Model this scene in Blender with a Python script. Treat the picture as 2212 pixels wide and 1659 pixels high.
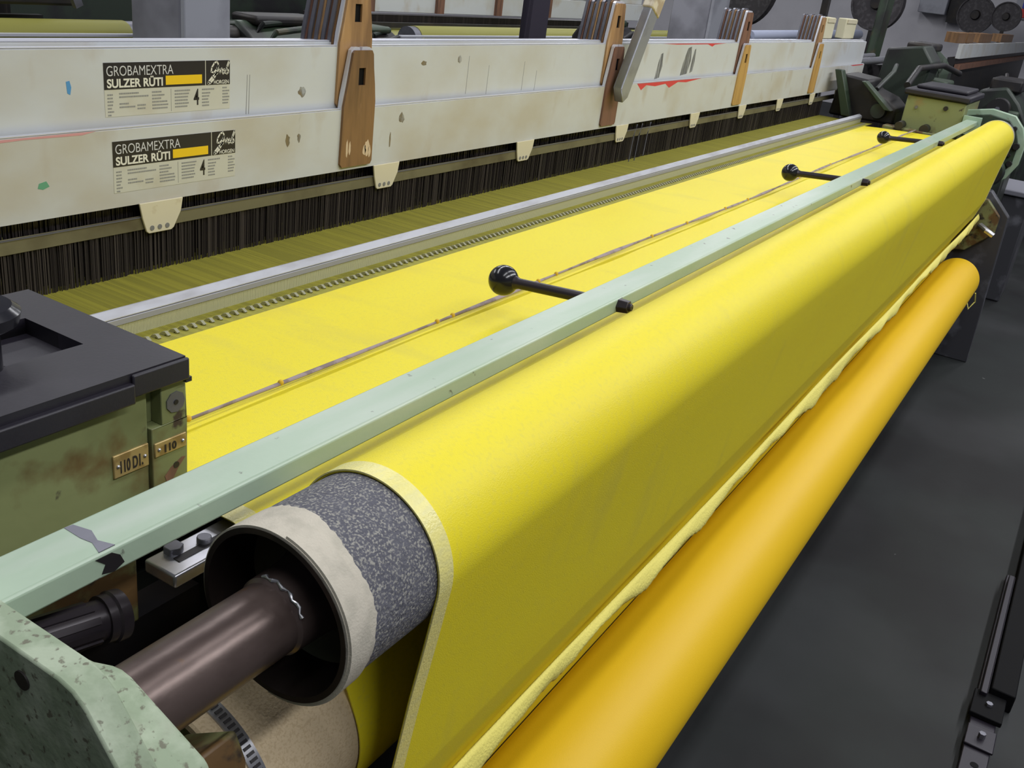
import bpy, bmesh, math, random
from mathutils import Vector, Matrix
random.seed(7)
for o in list(bpy.data.objects): bpy.data.objects.remove(o, do_unlink=True)
SC = bpy.context.scene
COL = SC.collection
EYE = 1.35            # height of the eye above the floor; coordinates below are relative to the eye, ZO lifts them
FL = -EYE
pi = math.pi

# ---------------------------------------------------------------- camera
yaw, pit, rol = 0.50442, -0.4133669, 0.12986558
f_ = Vector((math.cos(pit)*math.cos(yaw), math.cos(pit)*math.sin(yaw), math.sin(pit)))
r_ = f_.cross(Vector((0, 0, 1))).normalized(); u_ = r_.cross(f_)
r2 = math.cos(rol)*r_ + math.sin(rol)*u_; u2 = -math.sin(rol)*r_ + math.cos(rol)*u_
cam = bpy.data.objects.new('camera', bpy.data.cameras.new('camera'))
COL.objects.link(cam)
mw = Matrix((r2, u2, -f_)).transposed().to_4x4(); mw.translation = (0, 0, EYE)
cam.matrix_world = mw
cam.data.sensor_width = 36; cam.data.lens = 36*2085/2212; cam.data.clip_start = 0.02
SC.camera = cam

# ---------------------------------------------------------------- world, lamps, exposure
w = bpy.data.worlds.new('world'); SC.world = w; w.use_nodes = True
bg = w.node_tree.nodes['Background']
bg.inputs[0].default_value = (0.62, 0.66, 0.80, 1); bg.inputs[1].default_value = 0.13
def lamp(x, y, z, sx, sy, watts, col=(0.97, 0.98, 1.0)):
    l = bpy.data.lights.new('ceiling_tube', 'AREA'); l.shape = 'RECTANGLE'; l.size = sx; l.size_y = sy
    l.energy = watts; l.color = col
    o = bpy.data.objects.new('ceiling_tube', l); COL.objects.link(o); o.location = (x, y, z+EYE)
for x in (0.6, 3.0, 5.4, 7.8, 10.2):
    lamp(x, 2.45, 2.1, 2.0, 0.30, 36)
for x in (0.2, 2.6, 5.0, 7.6):
    lamp(x, -0.25, 2.1, 2.0, 0.30, 22)
for x in (0.2, 2.6, 5.0, 7.6):
    lamp(x, -1.8, 2.1, 2.0, 0.30, 62)
for x in (1.5, 6.0, 10.5):
    lamp(x, 5.6, 2.2, 2.2, 0.4, 60)
SC.view_settings.view_transform = 'Standard'; SC.view_settings.look = 'None'
SC.view_settings.exposure = -0.17; SC.view_settings.gamma = 1; SC.view_settings.use_curve_mapping = False

# ---------------------------------------------------------------- materials
def mat(name, base, rough=.6, metal=0., spots=(), bump=None, spec=.5, coat=0., emit=0, subs=0):
    m = bpy.data.materials.new(name); m.use_nodes = True
    nt = m.node_tree; N = nt.nodes; L = nt.links
    b = N['Principled BSDF']
    b.inputs['Roughness'].default_value = rough; b.inputs['Metallic'].default_value = metal
    b.inputs['Specular IOR Level'].default_value = spec
    b.inputs['Coat Weight'].default_value = coat
    tc = N.new('ShaderNodeTexCoord')
    def noise(scale, stretch, detail=4, off=0):
        mp = N.new('ShaderNodeMapping'); mp.inputs['Scale'].default_value = stretch
        mp.inputs['Location'].default_value = (off, off*.7, off*.3)
        L.new(tc.outputs['Object'], mp.inputs[0])
        n = N.new('ShaderNodeTexNoise'); n.inputs['Scale'].default_value = scale; n.inputs['Detail'].default_value = detail
        L.new(mp.outputs[0], n.inputs[0]); return n.outputs[0]
    rgb = N.new('ShaderNodeRGB'); rgb.outputs[0].default_value = (*base, 1); cur = rgb.outputs[0]
    for i, s in enumerate(spots):
        c, sc, lo, hi = s[:4]; st = s[4] if len(s) > 4 else (1, 1, 1); amt = s[5] if len(s) > 5 else 1.
        n = noise(sc, st, 5, i*3.1+.4)
        mr = N.new('ShaderNodeMapRange'); mr.inputs[1].default_value = lo; mr.inputs[2].default_value = hi; mr.inputs[4].default_value = amt
        L.new(n, mr.inputs[0])
        mx = N.new('ShaderNodeMix'); mx.data_type = 'RGBA'
        L.new(mr.outputs[0], mx.inputs[0]); L.new(cur, mx.inputs[6]); mx.inputs[7].default_value = (*c, 1)
        cur = mx.outputs[2]
    L.new(cur, b.inputs['Base Color'])
    if bump:
        n = noise(bump[0], bump[2] if len(bump) > 2 else (1, 1, 1), 3)
        bp = N.new('ShaderNodeBump'); bp.inputs['Strength'].default_value = bump[1]; bp.inputs['Distance'].default_value = .002
        L.new(n, bp.inputs['Height']); L.new(bp.outputs[0], b.inputs['Normal'])
    if emit:
        b.inputs['Emission Color'].default_value = (*base, 1); b.inputs['Emission Strength'].default_value = emit
    return m
Mt = {}
Mt['mint'] = mat('mint_enamel', (.32, .44, .32), .38, spots=[((.40, .50, .38), 5, .45, .65, (1, 4, 4), .6), ((.12, .09, .06), 38, .68, .72, (1, 1, 1), .9), ((.20, .14, .08), 9, .66, .72, (1, 3, 3), .7)], bump=(60, .15))
Mt['mint_bar'] = mat('mint_bar_enamel', (.35, .45, .34), .33, spots=[((.46, .52, .45), 4, .45, .65, (1, 6, 6), .6), ((.07, .05, .05), 55, .69, .73, (1, 1, 1), .9), ((.25, .19, .17), 11, .70, .74, (1, 1, 1), .85)], bump=(80, .12))
Mt['box_green'] = mat('oily_green_enamel', (.22, .245, .105), .5, spots=[((.16, .18, .075), 6, .45, .6), ((.12, .065, .02), 13, .60, .70, (1, 1, 1), .9), ((.05, .035, .03), 34, .67, .72), ((.26, .19, .08), 8, .62, .72, (1, 1, 1), .7)], bump=(50, .2))
Mt['rusty_green'] = mat('rusty_green_enamel', (.17, .18, .07), .55, spots=[((.11, .06, .02), 22, .46, .58), ((.02, .015, .012), 40, .56, .66)], bump=(50, .3))
Mt['bracket_green'] = mat('sandy_green_enamel', (.24, .30, .20), .6, spots=[((.34, .40, .29), 40, .45, .6), ((.10, .09, .06), 160, .60, .66, (1, 1, 1), .8), ((.13, .11, .08), 12, .60, .7, (1, 1, 1), .6)], bump=(90, .4))
Mt['machine_green'] = mat('greasy_machine_green', (.036, .058, .034), .45, spots=[((.02, .022, .02), 6, .45, .6), ((.09, .07, .04), 12, .6, .7, (1, 1, 1), .7)])
Mt['dark_green'] = mat('dark_machine_green', (.020, .030, .021), .5, spots=[((.012, .012, .014), 5, .45, .6)])
Mt['black_plastic'] = mat('black_plastic', (.014, .012, .019), .5, spots=[((.030, .027, .038), 9, .45, .75, (1, 1, 1), .7)], bump=(300, .08))
Mt['ball_black'] = mat('black_bakelite', (.012, .012, .016), .18)
Mt['rod_black'] = mat('blackened_steel', (.035, .028, .034), .35, .3)
Mt['dark'] = mat('dark_iron', (.018, .016, .018), .5, .2, spots=[((.035, .028, .022), 9, .5, .7)])
Mt['steel'] = mat('bright_steel', (.55, .55, .60), .3, .85, spots=[((.30, .30, .34), 7, .5, .7, (1, 5, 5), .6)])
Mt['dull_steel'] = mat('dull_steel', (.20, .20, .235), .45, .6, spots=[((.12, .12, .14), 8, .45, .7, (1, 4, 4), .7)])
Mt['alu_face'] = mat('rail_aluminium', (.52, .53, .58), .42, .35, spots=[((.36, .35, .37), 14, .45, .7, (1, 3, 3), .7)])
Mt['shaft'] = mat('brown_oiled_steel', (.13, .095, .085), .33, .55, spots=[((.06, .04, .035), 12, .45, .65, (1, 2, 2), .8), ((.16, .08, .02), 26, .66, .72, (1, 1, 1), .6)], bump=(60, .15))
Mt['frame_white'] = mat('soiled_white_anodised_aluminium', (.55, .56, .545), .48, spots=[((.47, .43, .34), 5, .42, .66, (1, 1, 1.5), .8), ((.38, .29, .17), 11, .58, .76, (1, 1, .6), .6), ((.28, .25, .19), 24, .70, .78, (1, 1, .4), .6)], bump=(40, .05))
Mt['frame_white2'] = mat('cooler_white_anodised_aluminium', (.57, .59, .60), .45, spots=[((.50, .48, .42), 5, .45, .68, (1, 1, 1.4), .7), ((.40, .31, .20), 11, .60, .78, (1, 1, .6), .6)], bump=(40, .05))
Mt['loose_bar'] = mat('loose_grey_steel', (.36, .37, .41), .4, .5, spots=[((.24, .24, .27), 12, .45, .65)])
Mt['lip'] = mat('grey_reed_steel', (.30, .30, .33), .5, .1)
Mt['dent'] = mat('reed_wire_reflected_yellow', (.50, .49, .30), .5)  # steel wire; the yellow reflected from the cloth is put into its base colour
Mt['tooth'] = mat('yellowish_guide_tooth', (.42, .41, .28), .35, .5)  # pale yellowish metal over the whole tooth
Mt['alu'] = mat('frame_aluminium_edge', (.66, .67, .74), .35, .3)
Mt['heddle_bar'] = mat('oiled_brass_toned_bar', (.21, .19, .11), .45, .35, spots=[((.11, .09, .05), 10, .5, .7)])
Mt['ivory'] = mat('ivory_plastic', (.66, .60, .42), .45, spots=[((.42, .32, .16), 40, .62, .74, (1, 1, 1), .6)])
Mt['rivet'] = mat('grey_rivet', (.30, .30, .31), .4, .5)
Mt['wood_tan'] = mat('tan_laminated_wood', (.40, .23, .10), .5, spots=[((.22, .12, .055), 7, .42, .62, (6, 6, .7)), ((.50, .32, .17), 14, .60, .72, (4, 4, .6), .8)], bump=(80, .15, (4, 4, .3)))
Mt['wood_brown'] = mat('brown_laminated_wood', (.235, .125, .052), .5, spots=[((.15, .08, .035), 8, .42, .62, (6, 6, .7)), ((.34, .19, .09), 18, .62, .72, (3, 3, .6), .7)], bump=(80, .15, (4, 4, .3)))
Mt['wood_red'] = mat('reddish_worn_wood', (.20, .095, .06), .6, spots=[((.12, .06, .04), 8, .42, .62, (6, 6, .7))])
Mt['wood_gold'] = mat('golden_worn_wood', (.50, .30, .09), .5, spots=[((.34, .19, .06), 8, .45, .65, (6, 6, .7))])
Mt['bare_wood'] = mat('bare_worn_wood', (.62, .47, .30), .6)
Mt['heddle'] = mat('dark_heddle_wire', (.036, .029, .030), .4, .3, spots=[((.08, .065, .06), 60, .5, .6, (1, 1, .01), .8)])
Mt['warp'] = mat('shaded_warp_yarn', (.34, .31, .035), .7, spots=[((.26, .24, .03), 160, .4, .6, (1, .01, 1))], bump=(400, .5, (1, .02, 1)))  # yarn yellow darkened to olive, painting in the shade under the frames
Mt['cloth'] = mat('yellow_woven_cloth', (.76, .645, .022), .48, spots=[((.74, .60, .018), 3, .45, .7, (.6, 3, 3), .6), ((.56, .49, .08), 11, .56, .74, (1.5, .35, .35), .35), ((.52, .47, .10), 240, .52, .66, (1, 1, 1), .18)], bump=(900, .2), spec=.32)
Mt['selvage'] = mat('pale_selvage_yarn', (.76, .69, .24), .3, spots=[((.66, .62, .28), 60, .45, .6, (1, 3, 3), .5)], bump=(500, .3))
Mt['frayed'] = mat('pale_frayed_cloth', (.72, .64, .15), .75, bump=(300, .6))
Mt['orange'] = mat('wound_orange_yellow_cloth', (.74, .47, .010), .50, spots=[((.70, .43, .008), 4, .45, .7, (.4, 3, 3), .6)], bump=(800, .12), spec=.35)
Mt['emery'] = mat('grey_speckled_emery', (.085, .085, .105), .85, spots=[((.33, .32, .28), 520, .50, .62, (1, 1, 1), .8), ((.13, .13, .15), 60, .5, .7, (1, 1, 1), .5)], bump=(260, .7))
Mt['cream'] = mat('cream_felt_wrap', (.50, .46, .38), .85, spots=[((.42, .39, .32), 60, .45, .65)], bump=(600, .2))
Mt['beige'] = mat('beige_rough_roller_cover', (.52, .41, .26), .85, spots=[((.42, .32, .19), 420, .5, .6, (1, 1, 1), .7)], bump=(500, .25))
Mt['clamp'] = mat('galvanised_clamp', (.36, .36, .38), .3, .8)
Mt['bowl'] = mat('dark_bore_metal', (.022, .016, .014), .35, .3, spots=[((.06, .04, .03), 14, .6, .7)])  # near-black base with brownish specks
Mt['cord'] = mat('lavender_grey_cord', (.30, .235, .24), .7, spots=[((.20, .15, .14), 40, .5, .6)])
Mt['tie'] = mat('ochre_cord_knot', (.62, .38, .02), .7)
Mt['ink'] = mat('black_sticker_ink', (.018, .015, .020), .4)
Mt['sticker'] = mat('cream_sticker_film', (.56, .55, .47), .4, spots=[((.46, .40, .28), 14, .52, .7, (1, 1, 1), .6)])
Mt['silver_ink'] = mat('silver_sticker_letter', (.62, .62, .62), .4)
Mt['cream_ink'] = mat('cream_sticker_letter', (.74, .72, .62), .4)
Mt['grey_ink'] = mat('grey_small_print', (.26, .26, .25), .5)
Mt['yellow_ink'] = mat('yellow_sticker_bar', (.85, .55, .015), .4)
Mt['red_mark'] = mat('red_paint_mark', (.62, .05, .05), .6)
Mt['pink_mark'] = mat('faded_pink_paint_mark', (.62, .30, .30), .6)
Mt['blue_mark'] = mat('blue_ink_mark', (.08, .28, .55), .6)
Mt['green_mark'] = mat('green_ink_mark', (.12, .34, .20), .6)
Mt['grey_mark'] = mat('grey_scuff_mark', (.28, .28, .27), .6)
Mt['brown_mark'] = mat('brown_oil_mark', (.34, .27, .17), .6)
Mt['brass'] = mat('worn_brass_plate', (.46, .34, .14), .4, .4, spots=[((.22, .13, .04), 60, .5, .6, (1, 1, 1), .6)])
Mt['column'] = mat('grey_painted_steel_column', (.33, .33, .38), .5, spots=[((.20, .20, .23), 4, .45, .65)])
Mt['column_pale'] = mat('pale_grey_paint', (.40, .41, .46), .5, spots=[((.27, .27, .31), 5, .45, .65)])
Mt['wall'] = mat('off_white_wall_paint', (.62, .61, .65), .8, spots=[((.55, .54, .58), 2, .45, .65)])
Mt['floor'] = mat('dark_greasy_concrete_floor', (.013, .0155, .0155), .6, spec=.3, spots=[((.007, .007, .008), 2.2, .42, .62), ((.036, .037, .040), 1.6, .48, .70, (1, 1, 1), .6), ((.17, .17, .17), 30, .76, .80, (1, 1, 1), .6)], bump=(30, .08))
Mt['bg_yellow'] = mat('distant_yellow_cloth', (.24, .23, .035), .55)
Mt['bg_post'] = mat('dark_violet_painted_post', (.030, .024, .042), .5)
Mt['paper'] = mat('cream_card', (.62, .58, .40), .7)
Mt['blue_white'] = mat('bluish_white_roll', (.50, .54, .70), .4)
Mt['fan'] = mat('dusty_dark_fan_mesh', (.045, .04, .045), .6, spots=[((.075, .07, .075), 30, .5, .6)])
Mt['track'] = mat('violet_black_track_steel', (.016, .013, .021), .4, .3)
Mt['track_black'] = mat('black_rubber', (.002, .002, .003), .7, spec=.15)
Mt['rope'] = mat('brown_grey_rag', (.17, .12, .10), .9, bump=(100, .8))
Mt['grey_case'] = mat('dusty_grey_casing', (.040, .040, .048), .55, spots=[((.12, .12, .14), 7, .56, .68)])
Mt['grey_top'] = mat('pale_casing_top', (.16, .16, .19), .7)  # top coloured paler than the casing body
Mt['tape'] = mat('tan_peeling_tape', (.42, .33, .22), .5, spots=[((.65, .58, .45), 25, .5, .6)])

def smudge(name, base, scale, lo, hi, stretch, amt):
    m = mat(name, base, .6); nt = m.node_tree; N = nt.nodes; L = nt.links
    tc = N.new('ShaderNodeTexCoord'); mp = N.new('ShaderNodeMapping'); mp.inputs['Scale'].default_value = stretch
    L.new(tc.outputs['Object'], mp.inputs[0]); n = N.new('ShaderNodeTexNoise'); n.inputs['Scale'].default_value = scale; n.inputs['Detail'].default_value = 4
    L.new(mp.outputs[0], n.inputs[0]); mr = N.new('ShaderNodeMapRange'); mr.inputs[1].default_value = lo; mr.inputs[2].default_value = hi; mr.inputs[4].default_value = amt
    L.new(n.outputs[0], mr.inputs[0]); L.new(mr.outputs[0], N['Principled BSDF'].inputs['Alpha'])
    return m
Mt['brown_mark'] = smudge('brown_oil_smudge', (.34, .26, .13), 60, .38, .60, (1, 1, .7), .55)
Mt['grey_mark'] = smudge('grey_scuff_smudge', (.22, .22, .22), 45, .40, .62, (3, 1, .25), .45)
Mt['scratch'] = mat('dark_scratch', (.26, .26, .26), .6)
# ---------------------------------------------------------------- mesh builder
class MB:
    def __init__(s): s.v = []; s.f = []
    def add(s, vs, fs):
        n = len(s.v); s.v += [tuple(v) for v in vs]; s.f += [tuple(i+n for i in q) for q in fs]; return s
    def box(s, x0, x1, y0, y1, z0, z1):
        vs = [(x, y, z) for x in (x0, x1) for y in (y0, y1) for z in (z0, z1)]
        return s.add(vs, [(0, 1, 3, 2), (4, 6, 7, 5), (0, 4, 5, 1), (2, 3, 7, 6), (0, 2, 6, 4), (1, 5, 7, 3)])
    def obox(s, c, ax, ay, az):   # centre and three half-axis vectors
        c, ax, ay, az = map(Vector, (c, ax, ay, az))
        vs = [c+i*ax+j*ay+k*az for i in (-1, 1) for j in (-1, 1) for k in (-1, 1)]
        return s.add(vs, [(0, 1, 3, 2), (4, 6, 7, 5), (0, 4, 5, 1), (2, 3, 7, 6), (0, 2, 6, 4), (1, 5, 7, 3)])
    def prism_x(s, pts, x0, x1):   # polygon in (y,z)
        n = len(pts)
        s.add([(x0, y, z) for y, z in pts]+[(x1, y, z) for y, z in pts],
              [tuple(range(n)), tuple(range(2*n-1, n-1, -1))]+[(i, i+n, (i+1) % n+n, (i+1) % n) for i in range(n)]); return s
    def prism_y(s, pts, y0, y1):   # polygon in (x,z)
        n = len(pts)
        s.add([(x, y0, z) for x, z in pts]+[(x, y1, z) for x, z in pts],
              [tuple(range(n)), tuple(range(2*n-1, n-1, -1))]+[(i, i+n, (i+1) % n+n, (i+1) % n) for i in range(n)]); return s
    def prism_z(s, pts, z0, z1):
        n = len(pts)
        s.add([(x, y, z0) for x, y in pts]+[(x, y, z1) for x, y in pts],
              [tuple(range(n)), tuple(range(2*n-1, n-1, -1))]+[(i, i+n, (i+1) % n+n, (i+1) % n) for i in range(n)]); return s
    def cyl(s, p0, p1, r, seg=24, r1=None): return s.lathe(p0, p1, [(0, 0), (0, r), (1, r if r1 is None else r1), (1, 0)], seg)
    def lathe(s, p0, p1, prof, seg=32):   # prof: (fraction along p0-p1, radius)
        p0, p1 = Vector(p0), Vector(p1); d = p1-p0; a = d.normalized()
        t = Vector((0, 0, 1)) if abs(a.z) < .9 else Vector((1, 0, 0))
        u = a.cross(t).normalized(); v = a.cross(u)
        vs = []; fs = []
        for (k, r) in prof:
            for i in range(seg):
                q = 2*pi*i/seg; vs.append(p0+d*k+(u*math.cos(q)+v*math.sin(q))*max(r, 1e-5))
        for j in range(len(prof)-1):
            for i in range(seg):
                a0 = j*seg+i; a1 = j*seg+(i+1) % seg; fs.append((a0, a1, a1+seg, a0+seg))
        return s.add(vs, fs)
    def sphere(s, c, r, seg=24, sq=1.0):
        c = Vector(c); n = seg//2
        return s.lathe(c-Vector((0, 0, r*sq)), c+Vector((0, 0, r*sq)), [((1-math.cos(pi*i/n))/2, r*math.sin(pi*i/n)) for i in range(n+1)], seg)
    def sheet(s, prof, x0, x1, nx=1, th=.0012):   # open profile in (y,z) swept along x with a thickness
        nrm = []
        for i in range(len(prof)):
            a = Vector(prof[max(i-1, 0)]); b = Vector(prof[min(i+1, len(prof)-1)]); t = (b-a).normalized(); nrm.append(Vector((t.y, -t.x)))
        loop = [Vector(p) for p in prof]+[Vector(p)-n*th for p, n in list(zip(prof, nrm))[::-1]]
        m = len(loop); vs = []; fs = []
        for j in range(nx+1):
            x = x0+(x1-x0)*j/nx
            vs += [(x, p.x, p.y) for p in loop]
        for j in range(nx):
            for i in range(m):
                a = j*m+i; b = j*m+(i+1) % m; fs.append((a, b, b+m, a+m))
        fs.append(tuple(range(m))[::-1]); fs.append(tuple(j*1+nx*m for j in range(m)))
        return s.add(vs, fs)
    def path(s, pts, r, seg=10):   # tube along points, r number or list
        pts = [Vector(p) for p in pts]; vs = []; fs = []
        for i, p in enumerate(pts):
            d = (pts[min(i+1, len(pts)-1)]-pts[max(i-1, 0)]).normalized()
            t = Vector((0, 0, 1)) if abs(d.z) < .9 else Vector((1, 0, 0))
            u = d.cross(t).normalized(); v = d.cross(u); rr = r[i] if isinstance(r, (list, tuple)) else r
            ru, rv = rr if isinstance(rr, tuple) else (rr, rr)
            vs += [p+u*math.cos(2*pi*k/seg)*ru+v*math.sin(2*pi*k/seg)*rv for k in range(seg)]
        for i in range(len(pts)-1):
            for k in range(seg):
                a = i*seg+k; b = i*seg+(k+1) % seg; fs.append((a, b, b+seg, a+seg))
        fs.append(tuple(range(seg))[::-1]); fs.append(tuple(range((len(pts)-1)*seg, len(pts)*seg)))
        return s.add(vs, fs)

def obj(name, mb, m, parent=None, bevel=0, smooth=35, label=None):
    """one mesh object; vertices are stored relative to the top-level thing's base"""
    if parent is None:
        xs, ys, zs = zip(*mb.v)
        L = Vector(((min(xs)+max(xs))/2, (min(ys)+max(ys))/2, min(zs)))
    else: L = Vector(parent['_L'])
    me = bpy.data.meshes.new(name)
    me.from_pydata([Vector(v)-L for v in mb.v], [], mb.f)
    bm = bmesh.new(); bm.from_mesh(me)
    bmesh.ops.remove_doubles(bm, verts=bm.verts, dist=1e-6)
    bmesh.ops.recalc_face_normals(bm, faces=bm.faces)
    for f in bm.faces: f.smooth = True
    ang = math.radians(smooth)
    for e in bm.edges: e.smooth = not (len(e.link_faces) == 2 and e.calc_face_angle(0) > ang)
    bm.to_mesh(me); bm.free()
    me.materials.append(m)
    o = bpy.data.objects.new(name, me); COL.objects.link(o)
    if parent is None: o.location = L+Vector((0, 0, EYE))
    else: o.parent = parent
    o['_L'] = list(L)
    if bevel:
        b = o.modifiers.new('bevel', 'BEVEL'); b.width = bevel; b.segments = 2; b.limit_method = 'ANGLE'; b.angle_limit = .6
    if label: o['label'] = label
    return o
def tag(o, label, cat, group=None, kind=None):
    o['label'] = label; o['category'] = cat
    if group: o['group'] = group
    if kind: o['kind'] = kind
    return o
def thing(name, label, cat, loc, group=None):
    o = bpy.data.objects.new(name, None); COL.objects.link(o); o.empty_display_size = .05
    o.location = Vector(loc)+Vector((0, 0, EYE)); o['_L'] = list(loc)
    return tag(o, label, cat, group)
def struct(name, mb, m, bevel=0):
    o = obj(name, mb, m, None, bevel); o['kind'] = 'structure'; return o
def dup(root, dx, label=None, dy=0, dz=0):
    c = root.copy(); COL.objects.link(c); c.location = root.location+Vector((dx, dy, dz))
    for ch in list(root.children):
        k = ch.copy(); COL.objects.link(k); k.parent = c
        for g in list(ch.children):
            q = g.copy(); COL.objects.link(q); q.parent = k
    if label: c['label'] = label
    return c
def words(name, s, x, z, y, size, m, parent, width=None, bold=0, slant=0, rise=0, depth=.00025):
    """lettering standing in the plane y, read from -y; x,z is its lower left corner"""
    cu = bpy.data.curves.new('t', 'FONT'); cu.body = s; cu.size = size; cu.offset = bold; cu.shear = slant
    t = bpy.data.objects.new('t', cu); COL.objects.link(t)
    dg = bpy.context.evaluated_depsgraph_get(); dg.update()
    me = bpy.data.meshes.new_from_object(t.evaluated_get(dg))
    bpy.data.objects.remove(t, do_unlink=True)
    xs = [v.co.x for v in me.vertices]; ys = [v.co.y for v in me.vertices]
    x0 = min(xs); y0 = min(ys); k = (width/(max(xs)-x0)) if width else 1
    mb = MB()
    mb.v = [(x+(v.co.x-x0)*k, y, z+(v.co.y-y0)+rise*(v.co.x-x0)*k) for v in me.vertices]
    mb.f = [tuple(p.vertices) for p in me.polygons]
    n = len(mb.v); cnt = {}
    for f in mb.f:
        for i in range(len(f)):
            e = (f[i], f[(i+1) % len(f)]); cnt[frozenset(e)] = cnt.get(frozenset(e), []) + [e]
    mb.v += [(a, b+depth, c) for a, b, c in mb.v]
    side = [(e[0][0], e[0][1], e[0][1]+n, e[0][0]+n) for e in cnt.values() if len(e) == 1]
    mb.f = mb.f+[tuple(i+n for i in f[::-1]) for f in mb.f]+side
    return obj(name, mb, m, parent)

# ---------------------------------------------------------------- the setting
struct('floor', MB().box(-3, 18, -3, 9.2, FL-.1, FL), Mt['floor'])
struct('wall_right', MB().box(14.6, 14.8, -3, 9.0, FL, 2.6), Mt['wall'])
struct('wall_back', MB().box(-3, 14.6, 8.8, 9.0, FL, 2.6), Mt['wall'])
def column(x0, x1, y0, y1, label):
    c = thing('column', label, 'column', ((x0+x1)/2, (y0+y1)/2, FL))
    s = .035
    obj('shaft', MB().box(x0, x1, y0+s*.6, y1, FL, 2.6), Mt['column'], c, .008)
    obj('face_plate', MB().box(x0+.0, x1, y0, y0+s*.6, FL, 2.6), Mt['column_pale'], c, .004)
    obj('base_plate', MB().box(x0-.06, x1+.06, y0-.06, y1+.06, FL, FL+.02), Mt['column'], c)
    return c
column(2.254, 2.447, 2.6, 2.857, 'grey painted steel column between the two looms behind the white frames, left of the wooden guides')
column(6.2, 6.48, 2.34, 2.62, 'broad grey column rising behind the diagonal metal bar at top centre right')
obj_c = thing('post', 'narrow dark violet upright post crossing the distant yellow cloth', 'post', (3.12, 1.83, FL))
obj('upright', MB().prism_y([(3.055, -.35), (3.175, -.35), (3.19, .9), (3.09, .9)], 1.80, 1.84).box(3.055, 3.175, 1.80, 1.84, FL, -.35), Mt['bg_post'], obj_c)
obj('foot_plate', MB().box(3.0, 3.23, 1.74, 1.9, FL, FL+.02), Mt['bg_post'], obj_c)

# ---------------------------------------------------------------- cloth path
UR = (.372, -.418, .065)          # upper covered roller: y, z, radius
BR = (.452, -.612, .085)          # lower beige roller
def arc(c, r, a0, a1, n):         # degrees, counter-clockwise in (y,z) with y right, z up
    return [(c[0]+r*math.cos(math.radians(a0+(a1-a0)*i/n)), c[1]+r*math.sin(math.radians(a0+(a1-a0)*i/n))) for i in range(n+1)]
ru = UR[2]+.0016; rb = BR[2]+.0018
prof = [(.866, -.4625), (.80, -.4580), (.70, -.4540), (.60, -.4512), (.515, -.450)]
prof += arc((.512, -.460), .010, 90, 165, 6)[1:]
prof += [(.5330, -.575)]
prof += arc(BR, rb, 12, -204, 44)
# crossing tangent from the front of the lower roller to the back of the upper roller, over its top and down its front
prof += arc(UR, ru, -24, 187, 48)
GB = (.3790, -.728, .018)         # small guide bar under the hanging cloth
prof += [(.312, -.47), (.321, -.53), (.330, -.60), (.3362, -.650), (.3370, -.655), (.3385, -.660)]
prof += arc(GB, GB[2]+.0012, 197, 335, 18)
OR = (.347, -.978, .088)
prof += arc(OR, OR[2]+.0010, 25, 24, 1)[:1]
cl = thing('woven_cloth', 'long glossy yellow cloth running over the covered roller and down the front of the loom', 'cloth', (2.4, .6, -1.0))
CX0, CX1 = .485, 4.275
obj('fabric', MB().sheet(prof, CX0, CX1, 40), Mt['cloth'], cl)
outer = [(p[0], p[1]) for p in prof]
def offset(pr, d):
    out = []
    for i in range(len(pr)):
        a = Vector(pr[max(i-1, 0)]); b = Vector(pr[min(i+1, len(pr)-1)]); t = (b-a).normalized(); out.append((pr[i][0]+t.y*d, pr[i][1]-t.x*d))
    return out
i0 = 4+6+1+45+8
over = prof[i0:i0+49-8+4+6]
tmp = offset(over, .0014) if (Vector(offset(over, .0014)[14])-Vector(UR[:2])).length > (Vector(over[14])-Vector(UR[:2])).length else offset(over, -.0014)
def strip(pr, x0, x1, nx=1, th=.0012):
    mb = MB().sheet(pr, x0, x1, nx, th); return mb
obj('selvage', strip(tmp, CX0-.001, CX0+.016), Mt['selvage'], cl, label='pale shiny woven selvage edge')
obj('selvage', strip(tmp, CX1-.02, CX1+.001), Mt['selvage'], cl, label='pale woven selvage edge at the far end')
sv2 = prof[0:11]
sv2 = [(y, z+.0008) for y, z in sv2]
obj('selvage', MB().sheet(sv2, CX0-.001, CX0+.022, 1, .0006), Mt['selvage'], cl, label='pale selvage on the flat cloth')

# frayed strip hanging along the bottom of the cloth
mb = MB(); n = 700; random.seed(3)
ph = [random.uniform(0, 6.28) for _ in range(6)]
rows = 7
vs = []; fs = []
for i in range(n+1):
    x = CX0+.0+(4.33-CX0)*i/n
    wv = .5+.5*math.sin(x*6.1+ph[0])*math.sin(x*2.3+ph[1])
    wd = .005+.024*wv**1.5+.004*math.sin(x*23+ph[2])+.003*math.sin(x*61)+random.uniform(0, .004)
    for j in range(rows):
        t = j/(rows-1)
        y = .3530-.006*math.sin(t*pi)-.004*t-.004*math.sin(x*9+ph[3])*t+.0025*math.sin(x*31+t*4)*t
        z = -.724-.010*t-wd*t+.003*math.sin(x*5+ph[4])
        vs.append((x, y-.004, z))
for i in range(n):
    for j in range(rows-1):
        a = i*rows+j; fs.append((a, a+1, a+rows+1, a+rows))
mb.add(vs, fs)
fr = obj('frayed_cloth_strip', mb, Mt['frayed'], smooth=60)
sol = fr.modifiers.new('s', 'SOLIDIFY'); sol.thickness = .0035; sol.offset = 0
tag(fr, 'pale frayed cloth strip dangling along the foot of the yellow cloth', 'cloth strip')

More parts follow.
